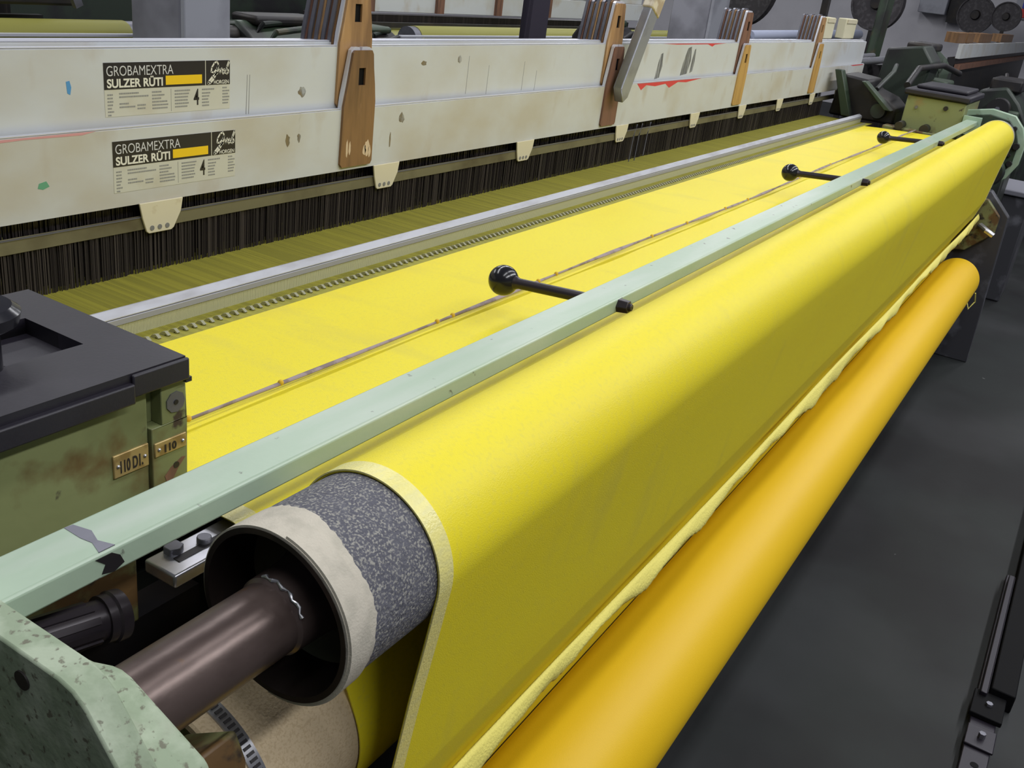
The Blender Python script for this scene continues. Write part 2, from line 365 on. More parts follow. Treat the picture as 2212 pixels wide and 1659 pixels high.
# orange wound roll
g = thing('cloth_roll', 'deep orange-yellow roll of wound cloth lying low in front of the loom', 'cloth roll', (2.3, OR[0], OR[1]-OR[2]))
obj('wound_cloth', MB().lathe((.30, OR[0], OR[1]), (4.23, OR[0], OR[1]), [(0, .03), (0, OR[2]-.004), (.002, OR[2]), (.998, OR[2]), (1, OR[2]-.006), (1, .03)], 96), Mt['orange'], g)
obj('core', MB().cyl((.22, OR[0], OR[1]), (4.34, OR[0], OR[1]), .029, 32), Mt['dull_steel'], g)

# upper covered roller
g = thing('cloth_roller', 'dark bored roller with cream and grey speckled wrap carrying the yellow cloth, nearest the viewer', 'roller', (2.4, UR[0], UR[1]-UR[2]))
X0, X1 = .388, 4.33
def ax(x): return (x, UR[0], UR[1])
obj('cover', MB().lathe(ax(.414), ax(X1), [(0, UR[2]-.006), (0, UR[2]), (1, UR[2]), (1, UR[2]-.006)], 96), Mt['emery'], g, label='grey speckled emery wrap')
jag = MB(); vs = []; fs = []; S = 120
for j, (x, r) in enumerate([(X0, UR[2]-.0035), (X0, UR[2]+.0006), (.396, UR[2]+.0008), (.419, UR[2]+.0006), (.419, UR[2]-.003)]):
    for i in range(S):
        q = 2*pi*i/S; xx = x
        if j >= 3: xx += .0015*math.sin(q*5)+.004*math.sin(q+1.2)+random.uniform(-.0012, .0012)
        vs.append((xx, UR[0]+r*math.cos(q), UR[1]+r*math.sin(q)))
for j in range(4):
    for i in range(S): fs.append((j*S+i, j*S+(i+1) % S, (j+1)*S+(i+1) % S, (j+1)*S+i))
obj('felt_wrap', jag.add(vs, fs), Mt['cream'], g, label='cream felt wrap around the roller end')
# the second felt layer covers only the lower right three quarters
mb2 = MB()
vs = []; fs = []; S = 90; prf = [(.3885, UR[2]+.0006), (.3888, UR[2]+.0026), (.4085, UR[2]+.0022), (.4092, UR[2]+.0004)]
for (x, r) in prf:
    for i in range(S+1):
        q = math.radians(98+175*i/S)
        vs.append((x, UR[0]+r*math.cos(q), UR[1]+r*math.sin(q)))
for j in range(3):
    for i in range(S): fs.append((j*(S+1)+i, j*(S+1)+i+1, (j+1)*(S+1)+i+1, (j+1)*(S+1)+i))
obj('felt_overlap', mb2.add(vs, fs), Mt['cream'], g, label='second layer of cream felt')
obj('bore', MB().lathe(ax(X0-.001), ax(.46), [(0, UR[2]-.0008), (0, UR[2]-.005), (.55, UR[2]-.008), (.62, UR[2]-.014), (.66, .036), (.70, .030), (1, .028)], 96), Mt['bowl'], g, label='dark hollow end of the roller')
obj('hub', MB().lathe(ax(.384), ax(.450), [(0, .026), (.04, .0285), (.3, .0292), (.6, .031), (.8, .036), (1, .044)], 48), Mt['shaft'], g)
obj('weld_scar', MB().path([(.3875+.0012*math.sin(i*1.9), UR[0]+.0292*math.cos(math.radians(70+i*6.5)), UR[1]+.0292*math.sin(math.radians(70+i*6.5))) for i in range(14)], [.0004+.0013*abs(math.sin(i*1.3+.4)) for i in range(14)], 8), Mt['clamp'], g, label='shiny scuffed weld on the hub')
obj('shaft', MB().cyl(ax(.256), ax(.44), .0262, 64), Mt['shaft'], g, .001)
obj('far_shaft', MB().cyl(ax(4.30), ax(4.43), .0262, 32), Mt['shaft'], g)

# lower beige roller
g = thing('beige_roller', 'beige rough-covered roller with a clamp band, below the dark shaft', 'roller', (2.4, BR[0], BR[1]-BR[2]))
def ab(x): return (x, BR[0], BR[1])
obj('cover', MB().lathe(ab(.435), ab(4.33), [(0, BR[2]-.004), (0, BR[2]), (1, BR[2]), (1, BR[2]-.004)], 96), Mt['beige'], g)
obj('end_wrap', MB().lathe(ab(.365), ab(.437), [(0, BR[2]-.006), (0, BR[2]-.0004), (.03, BR[2]+.0012), (.97, BR[2]+.0016), (1, BR[2]-.001)], 96), Mt['beige'], g, label='overlapping beige end wrap')
obj('end_disc', MB().lathe(ab(.372), ab(.388), [(0, .001), (0, BR[2]-.006), (1, BR[2]-.006), (1, .001)], 64), Mt['rusty_green'], g)
obj('journal', MB().cyl(ab(.30), ab(.378), .032, 40), Mt['shaft'], g)
c = obj('clamp_band', MB().lathe(ab(.3805), ab(.3935), [(0, BR[2]+.0010), (.04, BR[2]+.0026), (.96, BR[2]+.0026), (1, BR[2]+.0010)], 96), Mt['clamp'], g, label='galvanised slotted hose clamp band')
mb = MB()
for i in range(46):
    q = math.radians(100+i*3.2)
    if 148 < 100+i*3.2 < 168: continue
    cc = Vector((.387, BR[0]+(BR[2]+.0028)*math.cos(q), BR[1]+(BR[2]+.0028)*math.sin(q)))
    t = Vector((0, -math.sin(q), math.cos(q))); nn = Vector((0, math.cos(q), math.sin(q)))
    mb.obox(cc, Vector((.0032, 0, 0)), t*.0012, nn*.0006)
obj('slot_row', mb, Mt['dark'], c)
q = math.radians(158); cc = Vector((.387, BR[0]+(BR[2]+.006)*math.cos(q), BR[1]+(BR[2]+.006)*math.sin(q)))
t = Vector((0, -math.sin(q), math.cos(q))); nn = Vector((0, math.cos(q), math.sin(q)))
obj('screw_housing', MB().obox(cc, Vector((.0065, 0, 0)), t*.008, nn*.0045), Mt['clamp'], c, .002)

# ---------------------------------------------------------------- green square bar
bar = thing('crossbar', 'long chipped mint-green square bar with three black ball levers, above the yellow cloth', 'bar', (2.2, .477, -.393))
bp = [(.4975, -.3735), (.4585, -.3735), (.4565, -.3755), (.4565, -.3915), (.4585, -.3935), (.4975, -.3935), (.499, -.392), (.499, -.375)]
obj('tube', MB().prism_x(bp, .10, 4.36), Mt['mint_bar'], bar, .0008)
obj('scratch', MB().prism_z([(.322, .4582), (.334, .4582), (.330, .470), (.3345, .482), (.331, .496), (.325, .497), (.3245, .480), (.326, .470)], -.3737, -.37315), Mt['dull_steel'], bar, label='bare metal scratch through the paint')
obj('scratch', MB().prism_y([(.318, -.3765), (.330, -.3765), (.336, -.381), (.339, -.388), (.331, -.3915), (.322, -.389), (.325, -.383)], .4561, .4570), Mt['dark'], bar, label='dark paint chip on the front face')
obj('end_plate', MB().box(4.34, 4.37, .445, .512, -.43, -.36), Mt['mint'], bar)
def knob(x, label):
    a = Vector((x, .452, -.383)); b = Vector((x, .628, -.397)); d = b-a
    k = obj('lever', MB().lathe(a, b, [(0, .0072), (.86, .0072), (.88, .0085), (.93, .0115), (1, .013), (1, .001)], 28), Mt['rod_black'], bar, label=label)
    obj('ball', MB().sphere(b, .0208, 40), Mt['ball_black'], k)
    nu = a-d.normalized()*.010
    obj('nut', MB().lathe(nu, a+d.normalized()*.005, [(0, .001), (0, .0085), (.9, .0095), (1, .0095)], 6).lathe(nu-d.normalized()*.004, nu, [(0, .001), (0, .0045), (1, .005)], 14), Mt['rod_black'], k, .0008, 20)
knob(1.077, 'nearest black ball lever bolted through the bar')
knob(2.392, 'middle black ball lever')
knob(3.445, 'farthest black ball lever')

# lease cord on the cloth
random.seed(11)
cd = thing('cord', 'grey-brown twisted cord lying along the flat yellow cloth behind the ball levers', 'cord', (2.2, .66, -.45))
pts = []; rad = []; x = .48; ties = []
while x < 4.30:
    t = (x-.48)/3.8
    y = .6640+.004*math.sin(x*2.2)+(.02*(t-.8) if t > .8 else 0)
    z = -.4445+.0015*math.sin(x*5)
    tw = .5+.5*math.sin(x*24+3*math.sin(x*3.1))
    loc = 1.0 if x < 1.0 else (.75+.9*abs(math.sin(x*7.3)))
    pts.append((x, y, z)); rad.append((.0015+.0020*tw*loc, .0013+.0006*loc)); x += .012
obj('strand', MB().path(pts, rad, 8), Mt['cord'], cd)
for xx in (.575, .70, .985, 1.02, 1.245, 1.30, 1.66, 1.83, 2.05, 2.2, 2.62, 2.95):
    y = .6635+.004*math.sin(xx*2.2); z = -.4432+.0015*math.sin(xx*5)
    obj('knot', MB().sphere((xx, y, z), .0034, 10), Mt['tie'], cd, label='ochre thread knot')

# ---------------------------------------------------------------- reed, guide teeth, warp
X0, X1 = .42, 4.42
rd = thing('reed', 'long steel-capped weaving reed with toothed guides at the edge of the yellow cloth', 'reed', (2.4, .905, -.475))
obj('baulk', MB().prism_x([(.9290, -.4332), (.9260, -.4328), (.9152, -.4392), (.9150, -.4402), (.9290, -.4402)], X0, X1), Mt['alu_face'], rd)
obj('groove', MB().box(X0, X1, .916, .928, -.4412, -.4402), Mt['dark'], rd)
obj('lower_lip', MB().prism_x([(.926, -.4412), (.9148, -.4412), (.9142, -.4420), (.9140, -.4486), (.926, -.4486)], X0, X1), Mt['lip'], rd)
mb = MB(); x = X0
while x < X1:
    mb.obox((x, .9160, -.4587), (.00078, 0, 0), (0, .0003, 0), (0, 0, .0106)); x += .0021
o = obj('dents', mb, Mt['dent'], rd); o['kind'] = 'stuff'
obj('lower_bar', MB().box(X0, X1, .896, .926, -.500, -.4780), Mt['dull_steel'], rd)
tooth = [(.897, -.4720), (.8950, -.4640), (.8910, -.4605), (.886, -.4590), (.8800, -.4625), (.8815, -.4640), (.885, -.4622), (.8880, -.4655), (.888, -.4720)]
xs = []; x = X0+.05
while x < X1-.05: xs.append(x); x += .0138
for x in xs[:100]:
    obj('guide_tooth', MB().prism_x(tooth, x-.0022, x+.0022), Mt['tooth'], rd)
mb = MB()
for x in xs[100:]: mb.prism_x(tooth, x-.0022, x+.0022)
o = obj('guide_teeth_far', mb, Mt['tooth'], rd); o['kind'] = 'stuff'

mb = MB(); x = .40
while x < 4.42:
    mb.prism_x([(.866, -.4632), (.930, -.4668), (1.34, -.4680), (1.34, -.4686), (.930, -.4674), (.866, -.4638)], x, x+.0018); x += .0021
wp = obj('warp_yarns', mb, Mt['warp']); tag(wp, 'yellow warp yarns with painted olive shade, running from the reed back under the white frames', 'yarn', kind='stuff')
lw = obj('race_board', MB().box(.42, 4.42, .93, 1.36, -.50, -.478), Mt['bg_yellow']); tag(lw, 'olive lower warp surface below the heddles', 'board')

# ---------------------------------------------------------------- harness frames
def rr(x0, x1, z0, z1): return [(x0, z0), (x1, z0), (x1, z1), (x0, z1)]
guide_x = (1.3105, 2.29, 3.26, 4.165)
woods = {0: ('wood_brown', 'wood_red', 'wood_gold', 'wood_gold'), 1: ('wood_tan', 'wood_tan', 'wood_red', 'wood_tan')}
H = .1035
def guide(fr, xc, zt, y, wood, front):
    """laminated wooden guide plate with its aluminium backing; zt = top of the frame rail"""
    b = zt-.097; t = zt+.094
    out = [(xc-.038, b), (xc+.036, b), (xc+.040, b+.006), (xc+.041, zt+.01), (xc+.030, t-.006), (xc+.026, t), (xc-.017, t), (xc-.022, t-.004), (xc-.040, zt+.005), (xc-.043, b+.006)]
    sl = (xc-.006, xc+.011, t-.056, t-.028)
    mb = MB()
    d = .0045
    # plate split around the slot so that the slot is a real hole
    up = [(xc-.0265, sl[3]), (xc+.0325, sl[3]), (xc+.030, t-.006), (xc+.026, t), (xc-.017, t), (xc-.022, t-.004)]
    lo = [(xc-.038, b), (xc+.036, b), (xc+.040, b+.006), (xc+.041, zt+.01), (xc+.0375, sl[2]), (xc-.032, sl[2]), (xc-.040, zt+.005), (xc-.043, b+.006)]
    le = [(xc-.032, sl[2]), (sl[0], sl[2]), (sl[0], sl[3]), (xc-.0265, sl[3])]
    ri = [(sl[1], sl[2]), (xc+.0375, sl[2]), (xc+.0325, sl[3]), (sl[1], sl[3])]
    for q in (up, lo, le, ri): mb.prism_y(q, y-d, y)
    g = obj('guide_plate', mb, Mt[wood], fr)
    obj('slot_shade', MB().box(sl[0], sl[1], y-.001, y, sl[2], sl[3]), Mt['track_black'], g)  # black plate painting the shade inside the slot
    bo = [(xc-.043, zt-.002), (xc+.040, zt-.002), (xc+.037, zt+.02), (xc+.029, t+.002), (xc+.024, t+.0045), (xc+.0045, t+.0045), (xc+.003, t-.002), (xc-.001, t-.002), (xc-.002, t+.0045), (xc-.016, t+.0045), (xc-.0225, t), (xc-.040, zt+.02)]
    obj('backing', MB().prism_y(bo, y+.0001, y+.0070), Mt['alu'] if front else Mt['dull_steel'], g, label='metal backing of the wooden guide')
    if front and xc < 1.5:
        def blob(cx, cz, rx, rz, sd):
            random.seed(sd); return [(cx+rx*math.cos(a)*random.uniform(.6, 1), cz+rz*math.sin(a)*random.uniform(.7, 1)) for a in [2*pi*i/14 for i in range(14)]]
        for cx, cz, rx, rz, sd in ((1.336, -.333, .008, .017, 1), (1.329, -.336, .005, .011, 2), (1.343, -.339, .004, .012, 6), (1.283, -.330, .003, .018, 3), (1.290, -.329, .0035, .013, 4)):
            obj('worn_patch', MB().prism_y(blob(cx, cz, rx, rz, sd), y-d-.0002, y-d), Mt['bare_wood'], g, label='pale bare patch worn through the varnish')

clip_x = [.897, 1.397, 1.888, 2.384, 2.899, 3.336, 3.761, 4.206, 4.61]
FX0, FX1 = .45, 5.02
def frame(i, zt, y0, name_label):
    f = thing('harness_frame', name_label, 'loom frame', (2.7, y0+.005, zt-.33), 'harness frames hanging over the warp')
    # hollow profile with a small shoulder under its top edge
    obj('rail', MB().prism_x([(y0, zt-H), (y0+.0095, zt-H), (y0+.0095, zt-.001), (y0+.0085, zt), (y0+.0035, zt), (y0, zt-.0015)], FX0, FX1), Mt['frame_white' if i == 0 else 'frame_white2'], f)
    obj('top_edge', MB().box(FX0, FX1, y0+.0015, y0+.0085, zt, zt+.0012), Mt['alu'], f, label='bright bare aluminium top edge')
    if i < 2:
        for gx, wd in zip(guide_x, woods[i]): guide(f, gx, zt, y0, wd, True)
    else:
        for gx in guide_x: guide(f, gx, zt, y0, ('wood_red', 'wood_tan', 'wood_brown')[i % 3], False)
    hb = zt-H
    obj('heddle_bar', MB().prism_x([(y0+.001, hb-.037), (y0+.0075, hb-.037), (y0+.0075, hb-.0195), (y0+.004, hb-.018), (y0+.001, hb-.0195)], FX0, FX1), Mt['heddle_bar'], f)
    if i == 0:
        obj('bar_edge', MB().box(FX0, FX1, y0-.0001, y0+.0025, hb-.0200, hb-.0188), Mt['dull_steel'], f, label='thin bright edge along the heddle bar')
        for cx in clip_x:
            x0, x1 = cx-.037, cx+.037
            c = obj('hanger', MB().prism_y([(x0, hb+.001), (x0+.004, hb-.020), (x0+.010, hb-.040), (x0+.014, hb-.043), (x1-.022, hb-.043), (x1-.017, hb-.040), (x1-.004, hb-.018), (x1, hb+.001)], y0-.0035, y0-.0002), Mt['ivory'], f, .0008, label='ivory plastic hanger holding the heddle bar')
            for k in (-.016, -.003, .010):
                obj('rivet', MB().cyl((cx-.002+k, y0-.0042, hb-.0355), (cx-.002+k, y0-.003, hb-.0355), .0036, 14), Mt['rivet'], c)
    # heddles
    mb = MB(); x = FX0+.01; random.seed(20+i)
    p = .0021 if i < 2 else .0032
    bot = -.4665
    while x < 4.42:
        w_ = random.uniform(.0009, .0017); yy = y0+.002+random.uniform(0, .004)
        b_ = bot-.006
        mb.add([(x, yy, hb-.030), (x+w_, yy, hb-.030), (x+w_, yy+.0006, b_), (x, yy+.0006, b_), (x, yy+.001, hb-.030), (x+w_, yy+.001, hb-.030), (x+w_, yy+.0016, b_), (x, yy+.0016, b_)],
               [(0, 3, 2, 1), (4, 5, 6, 7), (0, 1, 5, 4), (1, 2, 6, 5), (2, 3, 7, 6), (3, 0, 4, 7)])
        x += p*random.uniform(.6, 1.4)
    o = obj('heddles', mb, Mt['heddle'], f); o['kind'] = 'stuff'
    return f
labs = ['lowest and nearest white harness frame, with sticker, ivory hangers and the brown guides',
        'raised white harness frame directly behind the nearest one, with a sticker',
        'white harness frame third from the front, its bright edge just above the second',
        'harness frame fourth from the front, showing only its guides over the top',
        'harness frame fifth from the front, showing only its guides over the top',
        'harness frame sixth from the front, showing only its guides over the top',
        'harness frame seventh from the front, rearmost of the stack']
tops = [-.264, -.1655, -.1600, -.166, -.163, -.169, -.166]
FR = [frame(i, tops[i], 1.090+.0145*i, labs[i]) for i in range(7)]

# stickers, one on each of the two front frames
def sticker(fr, xl, zt, y, hh):
    W_ = .212
    s = obj('sticker', MB().box(xl, xl+W_, y-.0004, y, zt-.068, zt), Mt['sticker'], fr, label='cream maker sticker with black header and yellow bar')
    yy = y-.0006
    obj('header', MB().box(xl, xl+.166, yy, y-.0003, zt-.0335, zt).box(xl+.1675, xl+W_, yy, y-.0003, zt-.0335, zt), Mt['ink'], s)
    obj('yellow_bar', MB().box(xl+.097, xl+.160, yy-.0003, yy, zt-.0305, zt-.0185), Mt['yellow_ink'], s)
    y2 = yy-.0004
    words('lettering', 'GROBAMEXTRA', xl+.004, zt-.0165, y2, .0180, Mt['silver_ink'], s, .106, -.0001)
    words('lettering', 'SULZER RÜTI', xl+.004, zt-.0315, y2, .0150, Mt['cream_ink'], s, .088, .00045)
    words('lettering', 'HORGEN', xl+.1815, zt-.0325, y2, .0075, Mt['cream_ink'], s, .028, .0001)
    # handwriting logo: G, r, o, b drawn with strokes
    def stroke(ps, r=.0011):
        return [(xl+.170+a*.040, y2+.0002, zt-.031+b*.030) for a, b in ps]
    mb = MB()
    for ps, r in (([(.50, .86), (.44, .98), (.32, .92), (.20, .72), (.17, .52), (.28, .48), (.42, .62), (.50, .80)], .0011),
                  ([(.50, .80), (.42, .50), (.30, .22), (.14, .02), (.04, -.02), (.06, .08), (.24, .30), (.46, .46)], .0014),
                  ([(.44, .44), (.52, .66), (.56, .58), (.58, .42), (.62, .62), (.66, .68), (.70, .58)], .0009),
                  ([(.76, .62), (.68, .50), (.72, .40), (.80, .48), (.80, .60), (.76, .64)], .0009),
                  ([(.84, .42), (.90, .74), (1.00, 1.02), (1.02, .96), (.92, .70), (.86, .48), (.90, .40), (.98, .48), (.96, .60)], .0010)):
        mb.path(stroke(ps), [(r, .0002)]*len(ps), 6)
    m2 = MB()
    for ps, r in (([(.50, .86), (.44, .98), (.32, .92), (.20, .72), (.17, .52), (.28, .48), (.42, .62), (.50, .80)], .0011),
                  ([(.50, .80), (.42, .50), (.30, .22), (.14, .02), (.04, -.02), (.06, .08), (.24, .30), (.46, .46)], .0014),
                  ([(.44, .44), (.52, .66), (.56, .58), (.58, .42), (.62, .62), (.66, .68), (.70, .58)], .0009),
                  ([(.76, .62), (.68, .50), (.72, .40), (.80, .48), (.80, .60), (.76, .64)], .0009),
                  ([(.84, .42), (.90, .74), (1.00, 1.02), (1.02, .96), (.92, .70), (.86, .48), (.90, .40), (.98, .48), (.96, .60)], .0010)):
        pp = stroke(ps)
        for a, b in zip(pp[:-1], pp[1:]):
            a = Vector(a); b = Vector(b); d = (b-a); n = Vector((-d.z, 0, d.x)).normalized()*r; e = d.normalized()*r*.5
            m2.obox((a+b)/2, d/2+e, n, Vector((0, .00015, 0)))
    obj('script_logo', m2, Mt['cream_ink'], s, label='handwritten style name in cream on black')
    words('number', '4', xl+.145, zt-.060, y2+.0003, .031, Mt['ink'], s, .0095, .0004)
    random.seed(5); mb = MB()
    cols = ((.004, 7, .009, .040), (.022, 2, .046, .039), (.022, 2, .026, .052), (.050, 2, .014, .055), (.074, 6, .026, .039), (.112, 6, .026, .039), (.160, 1, .034, .039), (.160, 5, .016, .044), (.198, 6, .013, .038))
    for c0, n, wmax, z0 in cols:
        for k in range(n):
            wr = wmax*random.uniform(.55, 1); zz = zt-z0-k*.0043
            xx = xl+c0
            while xx < xl+c0+wr:
                l = random.uniform(.0012, .0035); mb.box(xx, min(xx+l, xl+c0+wr+.001), y-.0006, y-.0003, zz-.0011, zz+.0009); xx += l+.0006
    mb.box(xl+.1055, xl+.1060, y-.0006, y-.0003, zt-.066, zt-.036)
    obj('small_print', mb, Mt['grey_ink'], s, label='small worn columns of printed data')
sticker(FR[1], .826, -.1835, 1.1045, 0)
sticker(FR[0], .823, -.2800, 1.090, 0)

def patch(fr, pts, y, m, lab, name='paint_mark'):
    return obj(name, MB().prism_y(pts, y-.00025, y), Mt[m], fr, label=lab)
yF, yS = 1.090, 1.1045
patch(FR[0], [(2.44, -.2645), (2.90, -.2645), (2.78, -.272), (2.72, -.269), (2.66, -.283), (2.63, -.271), (2.56, -.275), (2.50, -.270), (2.47, -.282)], yF, 'red_mark', 'ragged red paint marks')
patch(FR[0], [(4.75, -.2645), (5.0, -.2645), (4.98, -.268), (4.80, -.269)], yF, 'red_mark', 'small red paint mark near the far end')
patch(FR[0], [(.64, -.2655), (.80, -.2645), (.78, -.268), (.70, -.2675), (.64, -.270)], yF, 'pink_mark', 'faded pink paint mark')
patch(FR[1], [(2.60, -.1665), (3.1, -.1665), (3.0, -.170), (2.98, -.176), (2.94, -.169), (2.7, -.169)], yS, 'red_mark', 'thin red line along the upper edge')
patch(FR[1], [(.772, -.205), (.777, -.204), (.779, -.212), (.777, -.221), (.773, -.219)], yS, 'blue_mark', 'small blue ink mark')
patch(FR[0], [(.716, -.322), (.726, -.320), (.730, -.327), (.721, -.330), (.714, -.328)], yF, 'green_mark', 'small green ink mark')
for x, z0, z1 in ((1.070, -.262, -.205), (1.075, -.262, -.205), (1.655, -.258, -.186), (1.73, -.262, -.205), (1.87, -.26, -.20), (1.925, -.262, -.22)):
    patch(FR[1], [(x, z0), (x+.0012, z0), (x+.0030, z1), (x+.0022, z1)], yS, 'scratch', 'fine vertical scratch', 'scratch')
for x, wv, z0, z1 in ((2.76, .05, -.255, -.175), (2.83, .02, -.250, -.180), (2.58, .03, -.26, -.19)):
    patch(FR[1], [(x, z0), (x+wv, z0+.004), (x+wv*1.3, (z0+z1)/2), (x+wv*1.1, z1), (x+wv*.6, z1-.004), (x+wv*.2, (z0+z1)/2)], yS, 'grey_mark', 'grey oily scuff', 'scuff')
random.seed(9)
def bl(cx, cz, rx, rz): return [(cx+rx*math.cos(a)*random.uniform(.6, 1), cz+rz*math.sin(a)*random.uniform(.6, 1)) for a in [2*pi*i/12 for i in range(12)]]
for fr, y, cx, cz, rx, rz in ((1, yS, 1.19, -.234, .011, .010), (1, yS, 1.51, -.197, .010, .006), (0, yF, 1.435, -.288, .010, .011), (1, yS, 1.625, -.192, .008, .010), (0, yF, 1.405, -.326, .003, .018), (0, yF, 1.145, -.305, .006, .012), (0, yF, 1.17, -.302, .005, .009)):
    patch(FR[fr], bl(cx, cz, rx, rz), y, 'brown_mark', 'brown oil stain', 'stain')

# loose metal bar standing against the frames
lb = thing('metal_bar', 'loose grey square metal bar with peeling tape leaning against the second wooden guide', 'bar', (2.25, 1.06, -.28))
a = Vector((2.285, 1.062, -.275)); b = Vector((2.385, 1.062, -.085)); c3 = Vector((2.440, 1.062, .020)); d = (b-a).normalized(); n = Vector((d.z, 0, -d.x))
obj('tube', MB().obox((a+c3)/2, (c3-a)/2, n*.026, Vector((0, .012, 0))).prism_y([(a.x-n.x*.026, a.z-n.z*.026), (a.x+n.x*.026, a.z+n.z*.026), (a.x-.004, a.z-.024)], 1.050, 1.074), Mt['loose_bar'], lb, .003)
obj('tape', MB().obox((b+c3)/2, (c3-b)/2, n*.030, Vector((0, .0145, 0))), Mt['tape'], lb, .004)
ww = thing('hooks', 'three thin steel wire hooks hanging below the nearest frame over the olive warp', 'hook', (2.47, 1.08, -.467), )
for k, (x, l) in enumerate(((2.44, .095), (2.475, .10), (2.53, .085))):
    obj('wire', MB().path([(x+.03, 1.083, -.371), (x+.01, 1.080, -.40), (x, 1.078, -.371-l), (x-.004, 1.078, -.374-l)], .0016, 8), Mt['dull_steel'], ww)

# ---------------------------------------------------------------- near control box with black cover
bx = thing('control_box', 'oil-stained green machine box with black lid and brass number plates at left', 'machine box', (.15, .675, -.62))
obj('body', MB().box(-.25, .4612, .583, .775, -.475, -.344), Mt['box_green'], bx, .0015)
mb = MB().box(.4625, .4975, .580, .775, -.475, -.382).box(.4725, .4975, .580, .775, -.382, -.344).box(.4625, .4725, .592, .775, -.382, -.344)
obj('side_block', mb, Mt['box_green'], bx, .0008, label='narrow green block with a notch at the right end')
obj('screw', MB().cyl((.4865, .5790, -.3645), (.4865, .581, -.3645), .0095, 9), Mt['dull_steel'], bx, label='flaking bare round patch around a screw hole')
obj('screw_hole', MB().cyl((.4865, .5784, -.3645), (.4865, .580, -.3645), .0022, 12), Mt['dark'], bx)
obj('screw_hole', MB().cyl((.4860, .5794, -.4235), (.4860, .581, -.4235), .0030, 12), Mt['dark'], bx)
obj('rust_streak', MB().prism_y([(.474, -.430), (.480, -.424), (.492, -.418), (.496, -.419), (.488, -.427), (.482, -.436), (.476, -.437)], .5797, .5801), Mt['wood_red'], bx, label='rust streak below the hole')
# lid with a pocket
px0, px1, py0, py1 = .26, .452, .646, .722
zt, zb = -.3245, -.3445
mb = MB()
mb.box(-.25, px0, .576, .781, zb, zt).box(px1, .4945, .576, .781, zb, zt).box(px0, px1, .576, py0, zb, zt).box(px0, px1, py1, .781, zb, zt).box(px0, px1, py0, py1, zb, zt-.014)
lid = obj('lid', mb, Mt['black_plastic'], bx)
obj('lid_lip', MB().box(-.25, .4415, .570, .5765, zb-.004, zb+.013).box(.4415, .496, .5725, .5765, zb, zt-.001), Mt['black_plastic'], lid, .0015)
obj('lid_corner', MB().box(.4930, .4990, .574, .781, zb-.003, zb+.001), Mt['black_plastic'], lid)
hd = obj('handle', MB().cyl((.372, .652, zt-.016), (.372, .652, zt+.030), .0135, 32).cyl((.372, .652, zt-.014), (.372, .652, zt-.004), .020, 32), Mt['ball_black'], bx, .002)
obj('handle_cap', MB().lathe((.376, .668, zt+.026), (.376, .668, zt+.046), [(0, .001), (0, .024), (.25, .032), (.7, .034), (.95, .028), (1, .001)], 40), Mt['ball_black'], hd, label='rounded black cap of the lid handle')
def badge(x0, x1, z0, z1, s, xt, wt, lab, mt='brass'):
    b = obj('number_plate', MB().box(x0, x1, (.5785 if x0 > .46 else .5812), .5805 if x0 > .46 else .5835, z0, z1), Mt[mt], bx, .0008, label=lab)
    words('number', s, xt, z0+(z1-z0)*.16, (.5781 if x0 > .46 else .5808), (z1-z0)*.74, Mt['ink'], b, wt, .0003)
    for xx in (x0+.004, x1-.004):
        obj('rivet', MB().sphere((xx, (.5785 if x0 > .46 else .5812), (z0+z1)/2), .0017, 12), Mt['steel'], b)
badge(.4265, .4600, -.4140, -.3935, '110 D1.', .4325, .0215, 'brass plate reading 110 D1.')
badge(.4640, .4962, -.4085, -.3955, '110', .4735, .0120, 'pale brass plate reading 110')

LOOM = thing('weaving_loom', 'nearest weaving loom: its mint-green brackets, dark body and end plates under the yellow cloth', 'loom', (2.4, .7, FL))
# lower green rail behind the bar, dark cap bolt, near side frame
lf = obj('loom_side', MB().box(-.25, .405, .530, .560, -.512, -.440), Mt['rusty_green'], LOOM, .002, label='rusty green lower side panel under the mint bar at the left edge')
obj('recess', MB().box(-.25, .50, .57, .60, -.85, -.548), Mt['dark'], lf)
a = Vector((.285, .505, -.452)); b = Vector((.362, .495, -.463))
cb = obj('cap_bolt', MB().cyl(a, b, .0150, 24), Mt['rod_black'], LOOM, label='dark ribbed plastic cap poking out beside the dark shaft at lower left')
obj('collar', MB().lathe(a.lerp(b, .80), a.lerp(b, 1.0), [(0, .014), (0, .0175), (.4, .0175), (.5, .019), (1, .0185), (1, .001)], 32), Mt['rod_black'], cb)
mb = MB(); ax_ = (b-a).normalized()
for i in range(10):
    q = 2*pi*i/10; v = Vector((0, math.cos(q), math.sin(q)))
    mb.obox(a.lerp(b, .45)+v*.0152, ax_*.020, v*.0014, ax_.cross(v)*.0025)
obj('ribs', mb, Mt['rod_black'], cb)
k = .907; pl = [(y*k, z*k) for y, z in [(.78, -.375), (.50, -.3915), (.398, -.3920), (.386, -.3945), (.376, -.4010), (.342, -.440), (.315, -.480), (.315, -.80), (.78, -.80)]]
sb = obj('side_bracket', MB().prism_x(pl, .2262, .2450), Mt['bracket_green'], LOOM, .0015, label='thick mint-green angular bracket plate in the bottom left corner')
obj('hole', MB().cyl((.2252, .3918, -.3737), (.2264, .3918, -.3737), .0058, 20), Mt['dark'], sb)
pl = [(.45, -.402), (.397, -.3930), (.380, -.3865), (.372, -.3850), (.364, -.3860), (.3047, -.4105), (.3010, -.4180), (.300, -.48), (.32, -.70), (.45, -.70)]
bh = obj('bearing_housing', MB().prism_x(pl, .2455, .2720), Mt['bracket_green'], LOOM, .003, label='grey-green rounded housing cradling the dark shaft beside the bracket')
obj('rusty_arm', MB().prism_x([(.40, -.50), (.355, -.470), (.345, -.49), (.34, -.80), (.44, -.80)], .285, .34), Mt['rusty_green'], bh, .003)
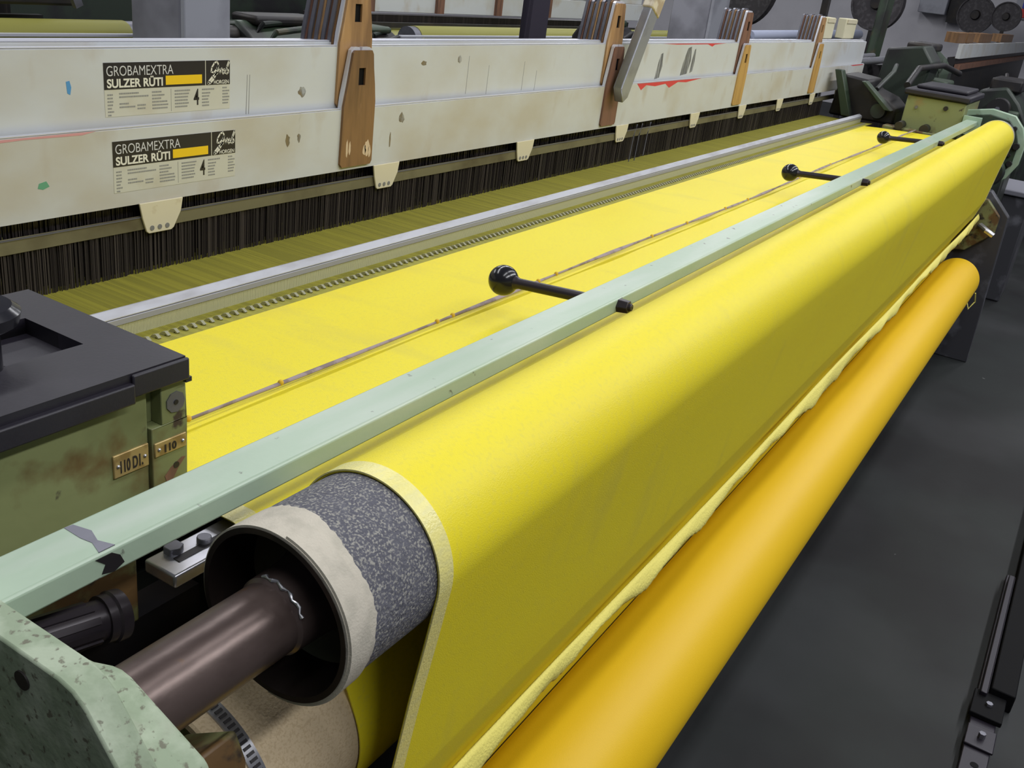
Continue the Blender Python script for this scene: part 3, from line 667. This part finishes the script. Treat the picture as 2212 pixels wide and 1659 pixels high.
tr = obj('temple_rail', MB().box(.415, .56, .500, .535, -.474, -.462), Mt['steel'], LOOM, .002, label='bright slotted steel rail tucked under the yellow cloth edge beside the bar')
obj('slot', MB().box(.43, .52, .512, .519, -.4622, -.4612), Mt['dark'], tr)
obj('bolt', MB().cyl((.437, .527, -.463), (.437, .527, -.456), .008, 6), Mt['dull_steel'], tr, .0008)
obj('bolt', MB().cyl((.462, .520, -.463), (.462, .520, -.457), .006, 16), Mt['dull_steel'], tr, .0008)
bb = obj('breast_beam', MB().box(.505, 4.33, .522, .552, -.500, -.4615), Mt['dark_green'], LOOM)
lm = LOOM
obj('dark_body', MB().box(.40, 4.40, .60, .98, -1.05, -.53), Mt['dark_green'], lm)  # dark mass added under the cloth so the gaps between rollers look dark
obj('apron', MB().box(.36, 4.34, .50, .53, -1.15, -.74), Mt['dark'], lm)
obj('foot', MB().box(.30, .40, .62, 1.2, FL, -.60), Mt['dark_green'], lm)
obj('foot', MB().box(4.36, 4.62, .56, 1.2, FL, -.50), Mt['dark_green'], lm)
obj('foot', MB().box(2.2, 2.4, .60, 1.0, FL, -1.05), Mt['dark_green'], lm)
obj('guide_bar', MB().cyl((.36, GB[0], GB[1]), (4.36, GB[0], GB[1]), GB[2], 32), Mt['dull_steel'], LOOM)
st = obj('stay_bar', MB().cyl((.30, .430, -.725), (4.3, .430, -.725), .010, 20), Mt['dull_steel'], LOOM)

# ---------------------------------------------------------------- far end of this loom
fb = thing('end_box', 'stained green end box with black lid at the far end of the yellow cloth', 'machine box', (4.5, .64, -.48))
obj('body', MB().box(4.36, 4.75, .515, .745, -.46, -.318), Mt['box_green'], fb, .004)
obj('lid', MB().box(4.345, 4.77, .505, .760, -.316, -.292).box(4.42, 4.74, .53, .73, -.292, -.276), Mt['black_plastic'], fb, .006)
obj('screw', MB().cyl((4.352, .588, -.348), (4.362, .588, -.348), .009, 16), Mt['dark'], fb)
obj('screw', MB().cyl((4.352, .70, -.362), (4.362, .70, -.362), .006, 16), Mt['dull_steel'], fb)
obj('ledge', MB().box(4.29, 4.36, .52, .80, -.472, -.445), Mt['rusty_green'], fb, .004)
obj('cam', MB().cyl((4.30, .64, -.437), (4.355, .64, -.437), .018, 24).cyl((4.28, .735, -.437), (4.355, .735, -.437), .016, 24), Mt['dark'], fb)
bk = obj('end_housing', MB().prism_x([(.79, -.46), (.79, -.40), (.84, -.36), (.92, -.335), (.93, -.295), (1.05, -.285), (1.07, -.46)], 4.46, 4.72), Mt['dark'], LOOM, .01, label='black and green gear housing beyond the reed at the far end')
obj('arm', MB().prism_x([(.84, -.46), (.80, -.22), (.86, -.15), (1.02, -.18), (1.04, -.46)], 5.10, 5.35), Mt['dark_green'], bk, .01)
obj('pipe', MB().path([(4.6, .80, -.30), (4.9, .82, -.24), (5.3, .78, -.23), (5.6, .74, -.27)], .014, 12), Mt['dark'], bk)
obj('upright', MB().box(4.80, 4.84, 1.03, 1.08, -.62, -.33), Mt['machine_green'], bk, .006)
obj('flange', MB().lathe((4.43, .86, -.41), (4.46, .86, -.41), [(0, .001), (0, .030), (.5, .034), (1, .034)], 24), Mt['machine_green'], bk)
obj('lever_arm', MB().path([(4.50, .90, -.33), (4.66, .88, -.26), (4.95, .93, -.245)], .010, 10), Mt['dark_green'], bk)
obj('rib', MB().prism_x([(.80, -.40), (.93, -.30), (.95, -.30), (.83, -.40)], 4.40, 4.46), Mt['machine_green'], bk, .003)
obj('rib', MB().prism_x([(.96, -.45), (1.04, -.27), (1.07, -.27), (1.00, -.45)], 4.40, 4.46), Mt['machine_green'], bk, .003)
pl = [(.52, -.345), (.425, -.325), (.335, -.338), (.296, -.378), (.270, -.440), (.272, -.520), (.300, -.580), (.350, -.615), (.52, -.615)]
eb = obj('end_bracket', MB().prism_x(pl, 4.44, 4.47), Mt['mint'], LOOM, .003, label='far mint-green many-sided bearing plate behind the end of the yellow roller')
inner = [(p[0]*.86+.062, p[1]*.86-.067) for p in pl]
obj('web', MB().prism_x(inner, 4.432, 4.442), Mt['machine_green'], eb, .003)
for yy, zz, r in ((.325, -.385, .010), (.300, -.45, .014), (.305, -.52, .012), (.35, -.57, .016), (.315, -.488, .007)):
    obj('bolt', MB().cyl((4.42, yy, zz), (4.440, yy, zz), r, 8), Mt['dark'], eb, .001)
obj('gear', MB().lathe((4.385, .365, -.56), (4.425, .365, -.56), [(0, .001), (0, .05), (.3, .058), (.7, .058), (1, .05), (1, .001)], 36), Mt['machine_green'], eb)
el = obj('end_leg', MB().prism_x([(.22, FL), (.50, FL), (.50, -.63), (.33, -.63), (.24, -.72)], 4.37, 4.42), Mt['grey_case'], LOOM, .004, label='dark upright side plate standing on the floor at the end of the orange roll')
obj('arm', MB().prism_x([(.27, -.79), (.27, -.72), (.33, -.66), (.50, -.66), (.50, -.90), (.36, -.88)], 4.342, 4.368), Mt['rusty_green'], el, .004)
obj('bearing', MB().cyl((4.345, OR[0], OR[1]), (4.372, OR[0], OR[1]), .045, 24), Mt['dark'], el)
obj('catch', MB().path([(4.33, .33, -.765), (4.30, .30, -.775), (4.30, .27, -.79)], .012, 10), Mt['steel'], el)
wd = obj('hanging_thread', MB().path([(4.25, .262, -1.02), (4.27, .255, -1.06), (4.25, .27, -1.09), (4.28, .29, -1.06)], .003, 6), Mt['frayed']); tag(wd, 'loose pale thread dangling from the far end of the orange roll', 'thread')

gc = thing('grey_casing', 'dusty grey rectangular casing on the floor beyond the orange roll', 'casing', (5.8, .34, FL))
obj('body', MB().box(5.55, 5.93, .225, .60, FL, -.80), Mt['grey_case'], gc, .01)
obj('top', MB().box(5.53, 5.95, .215, .62, -.80, -.772), Mt['grey_top'], gc, .006)
obj('side_box', MB().box(5.25, 5.55, .36, .55, FL, -.66), Mt['machine_green'], gc, .01)

# ---------------------------------------------------------------- next loom in the row, far right
def wheel(loc, r, ax, name, label, cat, m='fan', parent=None, hub='dark', spokes=0, group=None):
    t = thing(name, label, cat, (loc[0], loc[1], loc[2]-r), group)
    a = Vector(loc); d = Vector(ax).normalized()
    obj('rim', MB().lathe(a-d*.03, a+d*.03, [(0, r*.93), (0, r), (1, r), (1, r*.93), (0, r*.93)], 48), Mt[m], t)
    obj('disc', MB().lathe(a-d*.012, a+d*.012, [(0, .001), (0, r*.94), (1, r*.94), (1, .001)], 48), Mt[m], t)
    obj('hub', MB().lathe(a-d*.05, a+d*.05, [(0, .001), (0, r*.22), (.3, r*.27), (1, r*.27), (1, .001)], 32), Mt[hub], t)
    if name == 'fan':
        obj('stand', MB().box(loc[0]-.025, loc[0]+.025, loc[1]-.02, loc[1]+.02, FL, loc[2]-r*.9), Mt['dark'], t)
    return t
nl = thing('loom', 'distant loom farther down the row with white frames at the right edge', 'loom', (10, 1.1, FL))
obj('frame_rail', MB().box(7.95, 13.2, 1.08, 1.11, -.285, -.185), Mt['frame_white2'], nl)
for xa, xb in ((7.99, 8.35), (8.45, 8.8), (9.1, 9.9), (10.6, 11.6)): obj('guide_row', MB().box(xa, xb, 1.13, 1.22, -.185, -.115), Mt['wood_brown'], nl)
obj('lower_rail', MB().box(7.95, 13.2, 1.06, 1.10, -.36, -.325), Mt['wood_red'], nl)
obj('heddle_band', MB().box(7.95, 13.2, 1.105, 1.16, -.60, -.285), Mt['dark'], nl)
obj('dark_body', MB().box(7.6, 13.4, .45, 1.5, FL, -.60), Mt['dark_green'], nl, .02)
obj('roller', MB().cyl((7.7, .42, -.50), (13.3, .42, -.50), .08, 32), Mt['dark_green'], nl)
random.seed(31)
def clutter(name, label, cat, base, size, seed, mats=('machine_green', 'dark_green', 'dark')):
    """a cast machine head: stepped housing, flanges, pulleys, pipes and bolts"""
    random.seed(seed); x, y, z = base; sx, sy, sz = size
    t = thing(name, label, cat, base)
    obj('housing', MB().prism_x([(y-sy, z), (y-sy, z+sz*.55), (y-sy*.6, z+sz*.8), (y-sy*.1, z+sz), (y+sy*.7, z+sz*.92), (y+sy, z+sz*.6), (y+sy, z)], x-sx, x+sx), Mt[mats[0]], t, .015)
    obj('pedestal', MB().box(x-sx*.5, x+sx*.5, y-sy*.5, y+sy*.5, FL, z), Mt[mats[1]], t)
    obj('top_cover', MB().box(x-sx*.8, x+sx*.5, y-sy*.5, y+sy*.5, z+sz*.93, z+sz*1.10), Mt[mats[2]], t, .012)
    obj('side_box', MB().box(x-sx*1.25, x-sx, y-sy*.7, y+sy*.1, z+sz*.15, z+sz*.7), Mt[mats[1]], t, .012)
    for k in range(3):
        yy = y-sy*.6+k*sy*.55; zz = z+sz*random.uniform(.25, .75); r = sz*random.uniform(.10, .2)
        p = obj('pulley', MB().lathe((x-sx*1.45, yy, zz), (x-sx, yy, zz), [(0, .001), (0, r), (.3, r), (.4, r*.8), (.6, r*.8), (.7, r), (1, r), (1, .001)], 28), Mt[random.choice(mats)], t)
        obj('pulley_bolt', MB().cyl((x-sx*1.5, yy, zz), (x-sx*1.44, yy, zz), r*.25, 6), Mt['dull_steel'], p)
    for k in range(3):
        yy = y-sy+k*sy*.5; z1 = z+sz*random.uniform(.6, 1)
        obj('pipe', MB().path([(x-sx*.9, yy-sy*.1, z+sz*.1), (x-sx*1.1, yy-sy*.12, z1*.5+z*.5), (x-sx*.7, yy, z1), (x+sx*.6, yy+sy*.3, z1+sz*.12)], .012, 10), Mt[mats[k % 3]], t)
    return t
clutter('gear_machine', 'dark green machine head with black motor right of the white frames', 'machine', (5.95, .99, -.42), (.26, .13, .24), 1)
clutter('gear_machine', 'low black gear head behind the far black lid', 'machine', (5.45, .80, -.60), (.22, .11, .27), 2, ('dark', 'dark_green', 'machine_green'))
clutter('gear_machine', 'green drive unit at the right edge beyond the mint bearing plate', 'machine', (7.05, .62, -.78), (.30, .18, .42), 3, ('dark_green', 'machine_green', 'dark'))
clutter('gear_machine', 'dark gearbox at the right edge below the distant white frames', 'machine', (7.1, 1.12, -.75), (.26, .18, .38), 4, ('dark', 'dark_green', 'machine_green'))
rp = thing('polished_rods', 'pair of polished steel rods sticking out right of the white frames', 'rod', (6.1, 1.25, -.33))
obj('rod', MB().cyl((5.2, 1.26, -.292), (6.35, 1.26, -.292), .020, 24), Mt['steel'], rp)
obj('bracket', MB().box(6.2, 6.3, 1.20, 1.40, FL, -.32), Mt['dark'], rp)
obj('rod', MB().cyl((5.2, 1.34, -.280), (6.35, 1.34, -.280), .014, 24), Mt['steel'], rp)
ps = thing('green_stanchion', 'sloping dark green stanchion in front of the round disc at upper right', 'post', (7.5, 1.6, FL))
obj('upright', MB().obox((7.58, 1.6, -.02), (.03, 0, .40), (.10, 0, -.01), (0, .03, 0)), Mt['machine_green'], ps, .01)
obj('foot', MB().box(7.44, 7.64, 1.57, 1.63, FL, -.41), Mt['machine_green'], ps)

# rows behind
def back_loom(x0, x1, lab, roller_lab, steel_left=0):
    t = thing('back_loom', lab, 'loom', ((x0+x1)/2, 3.6, FL))
    obj('front_girder', MB().box(x0-.1, x1+.1, 3.10, 3.30, FL, -.55), Mt['dark_green'], t, .02)
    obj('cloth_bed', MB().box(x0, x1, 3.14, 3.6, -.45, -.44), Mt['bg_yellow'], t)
    obj('heddle_band', MB().box(x0, x1, 3.70, 3.78, -.56, -.385), Mt['heddle'], t)
    obj('frame_rail', MB().box(x0, x1+.2, 3.66, 3.69, -.365, -.24), Mt['frame_white2'], t, .002)
    obj('frame_rail', MB().box(x0, x1+.2, 3.70, 3.73, -.24, -.12), Mt['frame_white'], t, .002)
    for k in range(int((x1-x0)/.66)):
        xx = x0+.35+k*.66
        obj('guide', MB().box(xx, xx+.07, 3.64, 3.66, -.365, -.13), Mt['wood_red'], t)
    obj('reed_rail', MB().box(x0, x1, 3.50, 3.53, -.432, -.405), Mt['dark'], t)
    obj('side_frame', MB().box(x0-.45, x0-.12, 3.05, 4.0, FL, -.50), Mt['machine_green'], t, .02)
    obj('side_frame', MB().box(x1+.12, x1+.45, 3.05, 4.0, FL, -.50), Mt['machine_green'], t, .02)
    obj('roller', MB().cyl((x0-.05, 3.05, -.425), (x1+.05, 3.05, -.425), .058, 32), Mt['dull_steel'], t)
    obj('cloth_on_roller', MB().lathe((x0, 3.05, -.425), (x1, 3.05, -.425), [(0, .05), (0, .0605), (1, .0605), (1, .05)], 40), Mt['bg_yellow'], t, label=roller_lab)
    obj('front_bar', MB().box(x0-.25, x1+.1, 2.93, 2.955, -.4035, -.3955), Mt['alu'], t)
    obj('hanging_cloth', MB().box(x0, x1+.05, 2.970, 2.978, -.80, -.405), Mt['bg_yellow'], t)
    return t
back_loom(-1.0, 2.37, 'distant loom behind the white frames at upper left, left of the grey column', 'olive-yellow cloth on the far roller')
back_loom(4.06, 7.9, 'distant loom with white frames and dark red guides seen right of the first wooden guide', 'pale yellow cloth on the far roller')
dk = thing('dark_loom_head', 'dark overhead shed of the back loom at the top left corner', 'machine', (.5, 3.5, -.35))
obj('beam', MB().box(-1.2, 2.4, 3.30, 3.46, -.35, -.10), Mt['dark'], dk, .01)
obj('rear_housing', MB().box(-1.6, 4.9, 4.3, 4.6, FL, .25), Mt['dark_green'], dk, .02)
obj('knob', MB().sphere((2.03, 3.27, -.305), .028, 14), Mt['wood_tan'], dk)
obj('cup', MB().cyl((1.89, 3.27, -.28), (1.89, 3.27, -.18), .024, 16), Mt['paper'], dk)
obj('strut', MB().obox((2.27, 3.2, -.25), (.035, 0, -.09), (.014, 0, .006), (0, .01, 0)), Mt['dull_steel'], dk)
clutter('gear_machine', 'green arched casting between the grey column and the first wooden guides', 'machine', (2.98, 2.86, -.53), (.28, .14, .20), 5)
clutter('gear_machine', 'dark green gear end left of the distant pale yellow cloth', 'machine', (3.52, 2.86, -.53), (.11, .12, .17), 6, ('dark', 'dark_green', 'machine_green'))
clutter('gear_machine', 'dark machine with round cover behind the diagonal metal bar', 'machine', (5.0, 2.45, -.46), (.16, .14, .20), 7, ('dark', 'dark_green', 'machine_green'))
clutter('gear_machine', 'dark machine under the big wheel at upper right', 'machine', (8.72, 3.3, -.62), (.24, .16, .28), 8, ('dark_green', 'dark', 'machine_green'))
wheel((8.3, 2.90, .02), .32, (1, -.3, 0), 'flanged_wheel', 'big dark flanged wheel cut off by the top edge above the third wooden guide', 'wheel', 'fan')
wheel((9.6, 2.10, .02), .24, (1, -.2, 0), 'fan', 'round dark fan disc behind the sloping green stanchion', 'fan', group='round dark fans on stands')
wheel((14.0, 1.86, .03), .22, (1, -.1, 0), 'fan', 'left of the two small dark fans at the top right corner', 'fan', group='round dark fans on stands')
wheel((13.9, 1.50, .055), .17, (1, -.1, 0), 'fan', 'right and smaller of the two dark fans at the top right corner', 'fan', group='round dark fans on stands')
wr = thing('wrapped_roll', 'pale bluish-white roll behind the farther wooden guides', 'roll', (10.8, 3.0, -.46))
obj('wrap', MB().cyl((8.9, 2.98, -.395), (13.0, 2.98, -.36), .055, 24), Mt['blue_white'], wr)
obj('core', MB().cyl((8.8, 2.98, -.396), (13.1, 2.98, -.359), .02, 12), Mt['dull_steel'], wr)
for xx in (9.0, 12.9): obj('stand', MB().box(xx-.03, xx+.03, 2.95, 3.01, FL, -.44), Mt['dark'], wr)
for k, (x0, w_, lab) in enumerate(((4.52, .14, 'left of the two small cream boxes standing on the rear frames'), (4.86, .20, 'right and wider of the two small cream boxes on the rear frames'))):
    bxx = thing('cream_box', lab, 'box', (x0+w_/2, 1.20, -.163), 'small cream boxes on the rear frames')
    obj('carton', MB().box(x0, x0+w_, 1.180, 1.22, -.163, -.075), Mt['paper'], bxx, .004)
    obj('flap', MB().box(x0+.01, x0+w_-.01, 1.176, 1.180, -.095, -.078), Mt['ivory'], bxx)
pj = thing('dark_upright', 'thin dark upright between the two cream boxes', 'post', (4.80, 1.30, FL))
obj('bar', MB().box(4.92, 4.96, 1.30, 1.33, FL, .4), Mt['dark'], pj)
obj('foot', MB().box(4.86, 5.02, 1.26, 1.37, FL, FL+.02), Mt['dark'], pj)

# wall boxes at the top right
wb = thing('wall_panel', 'pale green switch panel on the far white wall', 'panel', (14.5, 2.4, .05))
obj('case', MB().box(14.35, 14.6, 2.28, 2.62, -.02, .35), Mt['column_pale'], wb, .01)
obj('trunking', MB().box(14.45, 14.6, 2.10, 2.26, -.10, .6), Mt['dark'], wb)
sg = thing('wall_sign', 'small blue, red and yellow coloured notice at the top right corner', 'notice', (14.5, 1.2, .05))
obj('board', MB().box(14.56, 14.6, 1.10, 1.50, .05, .40), Mt['column_pale'], sg)
obj('blue_patch', MB().box(14.54, 14.56, 1.30, 1.42, .18, .36), mat('blue_print', (.05, .06, .5), .5), sg)
obj('red_patch', MB().box(14.54, 14.56, 1.30, 1.44, .07, .17), Mt['red_mark'], sg)
obj('yellow_patch', MB().box(14.54, 14.56, 1.14, 1.28, .12, .22), Mt['yellow_ink'], sg)

# ---------------------------------------------------------------- floor items at lower right
tk = thing('floor_track', 'black and violet steel floor track with bolts lying on the dark floor, lower right', 'track', (2.2, -.15, FL))
obj('channel', MB().box(1.2, 2.60, -.178, -.128, FL, FL+.018), Mt['track'], tk, .002)
obj('inner_rail', MB().box(2.02, 3.4, -.200, -.150, FL, FL+.045), Mt['track_black'], tk, .003)
obj('side_angle', MB().box(2.00, 2.56, -.146, -.132, FL+.018, FL+.040), Mt['track'], tk, .002)
obj('joint_plate', MB().box(1.93, 2.02, -.186, -.122, FL+.018, FL+.030), Mt['track_black'], tk, .002)
obj('end_plate', MB().box(1.83, 1.90, -.182, -.126, FL+.018, FL+.024), Mt['track'], tk, .002)
for x in (1.665, 1.72, 1.78):
    obj('hole', MB().cyl((x, -.155, FL+.0178), (x, -.155, FL+.0188), .008, 16), Mt['track_black'], tk)
for x in (1.865, 1.975):
    obj('bolt', MB().cyl((x, -.155, FL+.022), (x, -.155, FL+.036), .007, 6), Mt['dull_steel'], tk)
random.seed(4)
rg = obj('rag', MB().path([(1.77+.0*i-.012*i, -.205-.018*i, FL+.022+.010*math.sin(i*1.3)) for i in range(9)], [.008+.009*abs(math.sin(i*.9+.6)) for i in range(9)], 10), Mt['rope'])
tag(rg, 'crumpled brown-grey rag beside the floor track in the bottom right corner', 'rag')
for o in bpy.data.objects:
    if '_L' in o: del o['_L']
